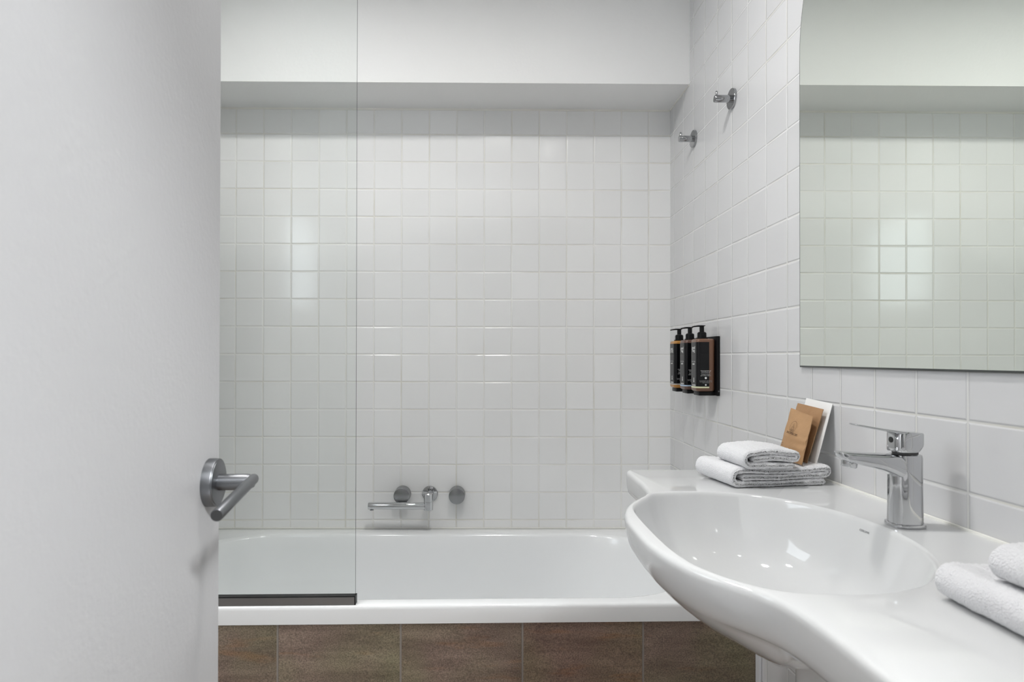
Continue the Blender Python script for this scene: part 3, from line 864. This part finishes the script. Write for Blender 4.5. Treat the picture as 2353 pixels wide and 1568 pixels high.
# ------------------------------------------------------------------ folded towels
def towel_mesh(name, Lu, Dv, H, seed, dip=0.0, skewv=0.0):
    t = H / 3.0
    th = t * 0.47
    path = []
    def seg(a, b, n):
        for i in range(n):
            f = i / n
            path.append((a[0] + (b[0] - a[0]) * f, a[1] + (b[1] - a[1]) * f))
    ds = 0.0016
    rl = (H - t) / 2
    seg((Lu - 0.012, t / 2), (rl + th, t / 2), int((Lu) / ds))
    na = int(PI * rl / ds)
    for i in range(na):
        a = -PI / 2 - PI * i / na
        path.append((rl + th + rl * math.cos(a), H / 2 + rl * math.sin(a)))
    rr_ = t / 2
    seg((rl + th, H - t / 2), (Lu - rr_ - th, H - t / 2), int(Lu / ds))
    na = int(PI * rr_ / ds) + 2
    for i in range(na):
        a = PI / 2 - PI * i / na
        path.append((Lu - rr_ - th + rr_ * math.cos(a), 2 * t + rr_ * math.sin(a)))
    seg((Lu - rr_ - th, 1.5 * t), (rl + th + 0.004, 1.5 * t), int(Lu / ds))
    path.append((rl + th + 0.004, 1.5 * t))
    P = np.array(path)
    T = np.gradient(P, axis=0); T /= np.linalg.norm(T, axis=1)[:, None]
    Nn = np.stack([-T[:, 1], T[:, 0]], 1)
    n = len(P)
    s = np.arange(n)
    endf = np.sqrt(np.clip(1 - (1 - np.clip(np.minimum(s, n - 1 - s) / 4.0, 0, 1)) ** 2, 0.02, 1))
    nv = max(12, int(Dv / 0.0022))
    vs = []
    # extra rings near both ends for rounded hems
    hem = 0.0048
    for f in (0.0, 0.12, 0.3, 0.55, 0.8):
        vs.append(hem * f)
    vs += list(np.linspace(hem, Dv - hem, nv))
    for f in (0.8, 0.55, 0.3, 0.12, 0.0):
        vs.append(Dv - hem * f)
    ring_n = 2 * n
    verts = []
    rnd = random.Random(seed)
    ph = [rnd.uniform(0, 50) for _ in range(6)]
    for v in vs:
        e = min(v, Dv - v) / hem
        hf = math.sqrt(max(1 - (1 - min(e, 1)) ** 2, 0.03))
        for side in (1, -1):
            idx = range(n) if side == 1 else range(n - 1, -1, -1)
            for i in idx:
                u, w_ = P[i] + Nn[i] * side * th * endf[i] * hf
                # soft sag and waviness
                q = Vector((u * 16 + ph[0], v * 16 + ph[1], (i / n) * 7 + seed))
                lift = noise.noise(q) * 0.0018
                wz = w_ + lift * min(1.0, w_ / t)
                wz -= dip * (w_ / H) * math.exp(-((u - Lu * 0.5) / (Lu * 0.28)) ** 2)
                vv = v + 0.0022 * noise.noise(Vector((u * 30 + ph[2], i / n * 11, seed))) + skewv * u
                uu = u + 0.0022 * noise.noise(Vector((v * 26 + ph[3], w_ * 40, seed)))
                f1 = noise.noise(Vector((u * 430, v * 430, w_ * 430 + seed)))
                f2 = noise.noise(Vector((u * 250 + 9, v * 250, w_ * 250 + seed)))
                d = f1 * 0.0009 + f2 * 0.0007
                verts.append((uu + Nn[i][0] * side * d, vv, max(0.0002, wz + Nn[i][1] * side * d)))
    faces = []
    m = len(vs)
    for k in range(m - 1):
        for j in range(ring_n):
            j2 = (j + 1) % ring_n
            faces.append((k * ring_n + j, k * ring_n + j2, (k + 1) * ring_n + j2, (k + 1) * ring_n + j))
    for k in (0, m - 1):
        for i in range(n - 1):
            a, b = i, i + 1
            c, d = 2 * n - 1 - (i + 1), 2 * n - 1 - i
            faces.append(tuple(k * ring_n + q for q in ((a, b, c, d) if k == 0 else (d, c, b, a))))
    me = bpy.data.meshes.new(name)
    me.from_pydata(verts, [], faces)
    me.polygons.foreach_set('use_smooth', [True] * len(me.polygons))
    me.materials.append(M['towel'])
    me.update()
    return me
def put(name, me, loc, rz, label, cat, group, tilt=(0, 0), sz=1.0):
    o = bpy.data.objects.new(name, me)
    COL.objects.link(o)
    o.location = loc; o.rotation_euler = (tilt[0], tilt[1], rz)
    o.scale = (1, 1, sz)
    return tag(o, label, cat, group)
hand_me = towel_mesh('hand_towel', 0.207, 0.135, 0.039, 3, dip=0.006)
face_me = towel_mesh('face_cloth', 0.112, 0.106, 0.034, 8, dip=-0.005)
GT = 'folded white towels on the basin'
put('hand_towel', hand_me, (-0.2235, -1.076, ZB + 0.0006), math.radians(8), 'folded white hand towel under the face cloth, beside the brown packets', 'towel', GT)
put('face_cloth', face_me, (-0.203, -1.083, ZB + 0.0365), math.radians(4), 'small folded white cloth on top of the towel, beside the brown packets', 'towel', GT)
put('hand_towel', hand_me, (-0.2250, -1.710, ZB + 0.0006), math.radians(0), 'folded white towel on the near end of the basin, cut by the photo edge', 'towel', GT, sz=0.94)
put('face_cloth', face_me, (-0.2100, -1.729, ZB + 0.0366), math.radians(0), 'small folded white cloth on top of the near towel, at the photo edge', 'towel', GT, sz=0.95)

# ------------------------------------------------------------------ packets leaning on the wall
def sheet(name, c, mat, label, cat, thick, bulge=0.0, group=None, seed=1, nu=24, nv=30, kink=0.0):
    """c: four corners (bottom far, bottom near, top near, top far); a paper packet with real thickness"""
    A, B, Cc, D = [Vector(p) for p in c]
    nrm = (B - A).cross(D - A).normalized()
    if nrm.x > 0:
        nrm = -nrm
    front, back = [], []
    for j in range(nv + 1):
        for i in range(nu + 1):
            s, t = i / nu, j / nv
            p = A * (1 - s) * (1 - t) + B * s * (1 - t) + Cc * s * t + D * (1 - s) * t
            e = min(s, 1 - s, t * 1.2, (1 - t) * 0.9)
            pill = bulge * max(0.0, min(1, e * 4)) * (0.35 + 0.65 * max(0.0, math.sin(PI * min(1, (1 - t) * 1.05)))) if bulge else 0
            wob = 0.0009 * noise.noise(Vector((s * 5 + seed, t * 6, seed))) if bulge else 0.0003 * noise.noise(Vector((s * 2, t * 2, seed)))
            kn = kink * (math.exp(-((t - 0.46) / 0.05) ** 2) + 0.7 * math.exp(-((t - 0.24 - 0.05 * s) / 0.045) ** 2)) * (0.3 + s)
            front.append(p + nrm * (thick / 2 + pill + wob + kn))
            back.append(p - nrm * (thick / 2 + pill * 0.2 - wob))
    n = (nu + 1)
    fc = []
    K = len(front)
    for j in range(nv):
        for i in range(nu):
            a = j * n + i
            fc.append((a, a + 1, a + n + 1, a + n))
            fc.append((K + a, K + a + n, K + a + n + 1, K + a + 1))
    rim = [i for i in range(n)] + [j * n + nu for j in range(1, nv + 1)] + [nv * n + i for i in range(nu - 1, -1, -1)] + [j * n for j in range(nv - 1, 0, -1)]
    for a, b in zip(rim, rim[1:] + rim[:1]):
        fc.append((a, K + a, K + b, b))
    o = link(name, front + back, fc, mat, smooth=50)
    tag(o, label, cat, group)
    o['_n'] = [nrm.x, nrm.y, nrm.z]
    return o, A, B, Cc, D, nrm
ZT = ZB + 0.0385
card, *_ = sheet('paper_sleeve', [(-0.041, -0.938, ZT), (-0.0415, -1.036, ZT), (-0.0030, -1.0235, 1.0325), (-0.0030, -0.9296, 1.0375)], M['card'],
                 'white card behind the brown packets, leaning on the tiles', 'card', 0.0009)
pk2, *_ = sheet('paper_packet', [(-0.056, -0.935, ZT), (-0.0555, -1.028, ZT), (-0.0185, -1.0195, 1.0215), (-0.0185, -0.9250, 1.0265)], M['kraft_dark'],
                'brown paper packet behind the printed one, in front of the white card', 'packet', 0.0010, 0.0045, 'brown paper packets behind the towels', seed=5, kink=0.001)
pk1, A, B, Cc, D, nr = sheet('paper_packet', [(-0.0765, -0.9560, ZT), (-0.0765, -1.0480, ZT), (-0.0400, -1.0215, 1.0075), (-0.0400, -0.9390, 1.0175)], M['kraft'],
                'brown paper packet printed SHOWER CAP, frontmost behind the folded cloth', 'packet', 0.0010, 0.0065, 'brown paper packets behind the towels', seed=2, kink=0.0022)
for o in (card, pk2, pk1):
    del o['_n']
def on_packet(s, t, h):
    return A * (1 - s) * (1 - t) + B * s * (1 - t) + Cc * s * t + D * (1 - s) * t + nr * h
exv = (on_packet(0.8, 0.6, 0) - on_packet(0.2, 0.6, 0)); eyv = (on_packet(0.5, 0.8, 0) - on_packet(0.5, 0.4, 0))
o0 = on_packet(0.50, 0.625, 0.0098)
text_mesh('packet_lettering', 'SHOWER CAP', 0.0062, M['kraft_ink'], pk1, basis(on_packet(0.52, 0.525, 0.0100), exv, eyv))
cir = MB()
ex = Vector(exv).normalized(); ey = (Vector(eyv) - ex * Vector(eyv).dot(ex)).normalized()
def ringm(mb, c, rx, ry, wdt, n=40, a0=0, a1=2 * PI):
    closed = abs(a1 - a0 - 2 * PI) < 1e-6
    k = n if closed else n + 1
    lo = []
    for rr in (1.0, 0.0):
        lo.append([c + ex * ((rx - wdt * rr) * math.cos(a0 + (a1 - a0) * j / n)) + ey * ((ry - wdt * rr) * math.sin(a0 + (a1 - a0) * j / n)) for j in range(k)])
    mb.loft(lo, cap0=False, cap1=False, closed=closed)
o1 = on_packet(0.48, 0.665, 0.0085)
ringm(cir, o1, 0.0112, 0.0118, 0.0006)
ringm(cir, o1 - ey * 0.0042, 0.0052, 0.0042, 0.0006)
ringm(cir, o1 - ey * 0.0072, 0.0075, 0.0018, 0.0005)
ringm(cir, o1 + ey * 0.0038, 0.0018, 0.0022, 0.0005, 20, PI * 0.2, PI * 1.5)
ringm(cir, o1 + ey * 0.0015, 0.0018, 0.0020, 0.0005, 20, -PI * 0.6, PI * 0.6)
cir.obj('packet_emblem', M['kraft_ink'], pk1, smooth=0)
tk = on_packet(0.06, 0.30, 0.0045)
ln = MB()
for q in (0, 0.004):
    a = tk - ey * q
    ln.add([a, a + ex * 0.016, a + ex * 0.016 - ey * 0.0004, a - ey * 0.0004], [(0, 1, 2, 3)])
ln.obj('packet_lines', M['kraft_ink'], pk1, smooth=0)

# ------------------------------------------------------------------ open door with lever handle
DA = math.radians(5.0)
HP = Vector((-0.9794, -1.4845, 0))                # foot of the handle on the visible face
nd = Vector((math.cos(DA), math.sin(DA), 0))      # towards the room
td = Vector((math.sin(DA), -math.cos(DA), 0))     # from the free edge to the hinges
edge_s = -0.0335                                  # free edge from handle centre along td
def dp(s, n, z):
    return HP + td * s + nd * n + Vector((0, 0, z))
ROSE = 0.0115
dv, w_door = [], 0.795
face0 = -ROSE
for n_ in (face0, face0 - 0.038):
    for z in (0.006, 2.03):
        for s in (edge_s, edge_s + w_door):
            dv.append(dp(s, n_, z))
bm = bmesh.new()
bv = [bm.verts.new(v) for v in dv]
for f in ((0, 1, 3, 2), (4, 6, 7, 5), (1, 5, 7, 3), (0, 2, 6, 4), (2, 3, 7, 6), (0, 4, 5, 1)):
    bm.faces.new([bv[i] for i in f])
bmesh.ops.recalc_face_normals(bm, faces=bm.faces)
bmesh.ops.bevel(bm, geom=list(bm.edges), offset=0.0015, segments=2, affect='EDGES', profile=0.5)
me = bpy.data.meshes.new('door_1'); bm.to_mesh(me); bm.free()
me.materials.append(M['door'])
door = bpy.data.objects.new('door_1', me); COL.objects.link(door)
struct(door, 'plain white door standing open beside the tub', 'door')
ZH = 0.9768
NL = 0.0375                                        # lever axis in front of the rose face
LR = 0.0060
hm = MB()
org = dp(0, 0, ZH)
hm.lathe([(0.0092, -0.001), (0.0092, NL - 0.0065), (0.0084, NL - 0.003), (0.006, NL + 0.001)], org, nd, 36)
dl = (td * math.cos(math.radians(5.5)) - Vector((0, 0, 1)) * math.sin(math.radians(5.5))).normalized()
start = dp(0, NL, ZH + 0.003)
Llen = 0.118
prof = [(0.0, -LR * 1.15), (LR * 0.55, -LR * 1.0), (LR * 0.86, -LR * 0.62), (LR, -0.0005), (LR, Llen - 0.0004), (LR * 0.95, Llen), (LR * 0.9, Llen)]
hm.lathe(prof, start, dl, 36)
handle = hm.obj('door_handle', M['satin'], door, smooth=40)
handle['label'] = 'brushed grey lever handle on the open white door'
rs = MB()
rs.lathe([(0.0273, -ROSE), (0.0273, -0.0022), (0.0268, -0.0010), (0.0252, -0.0008), (0.0250, -0.0002), (0.0246, 0.0), (0.0, 0.0)], org, nd, 56)
rs.obj('rose', M['satin'], handle, smooth=30)
MB().lathe([(LR * 0.9, 0), (LR * 0.9, 0.0004), (0.0, 0.0006)], start + dl * (Llen - 0.0001), dl, 32).obj('end_cap', M['satin_dark'], handle)
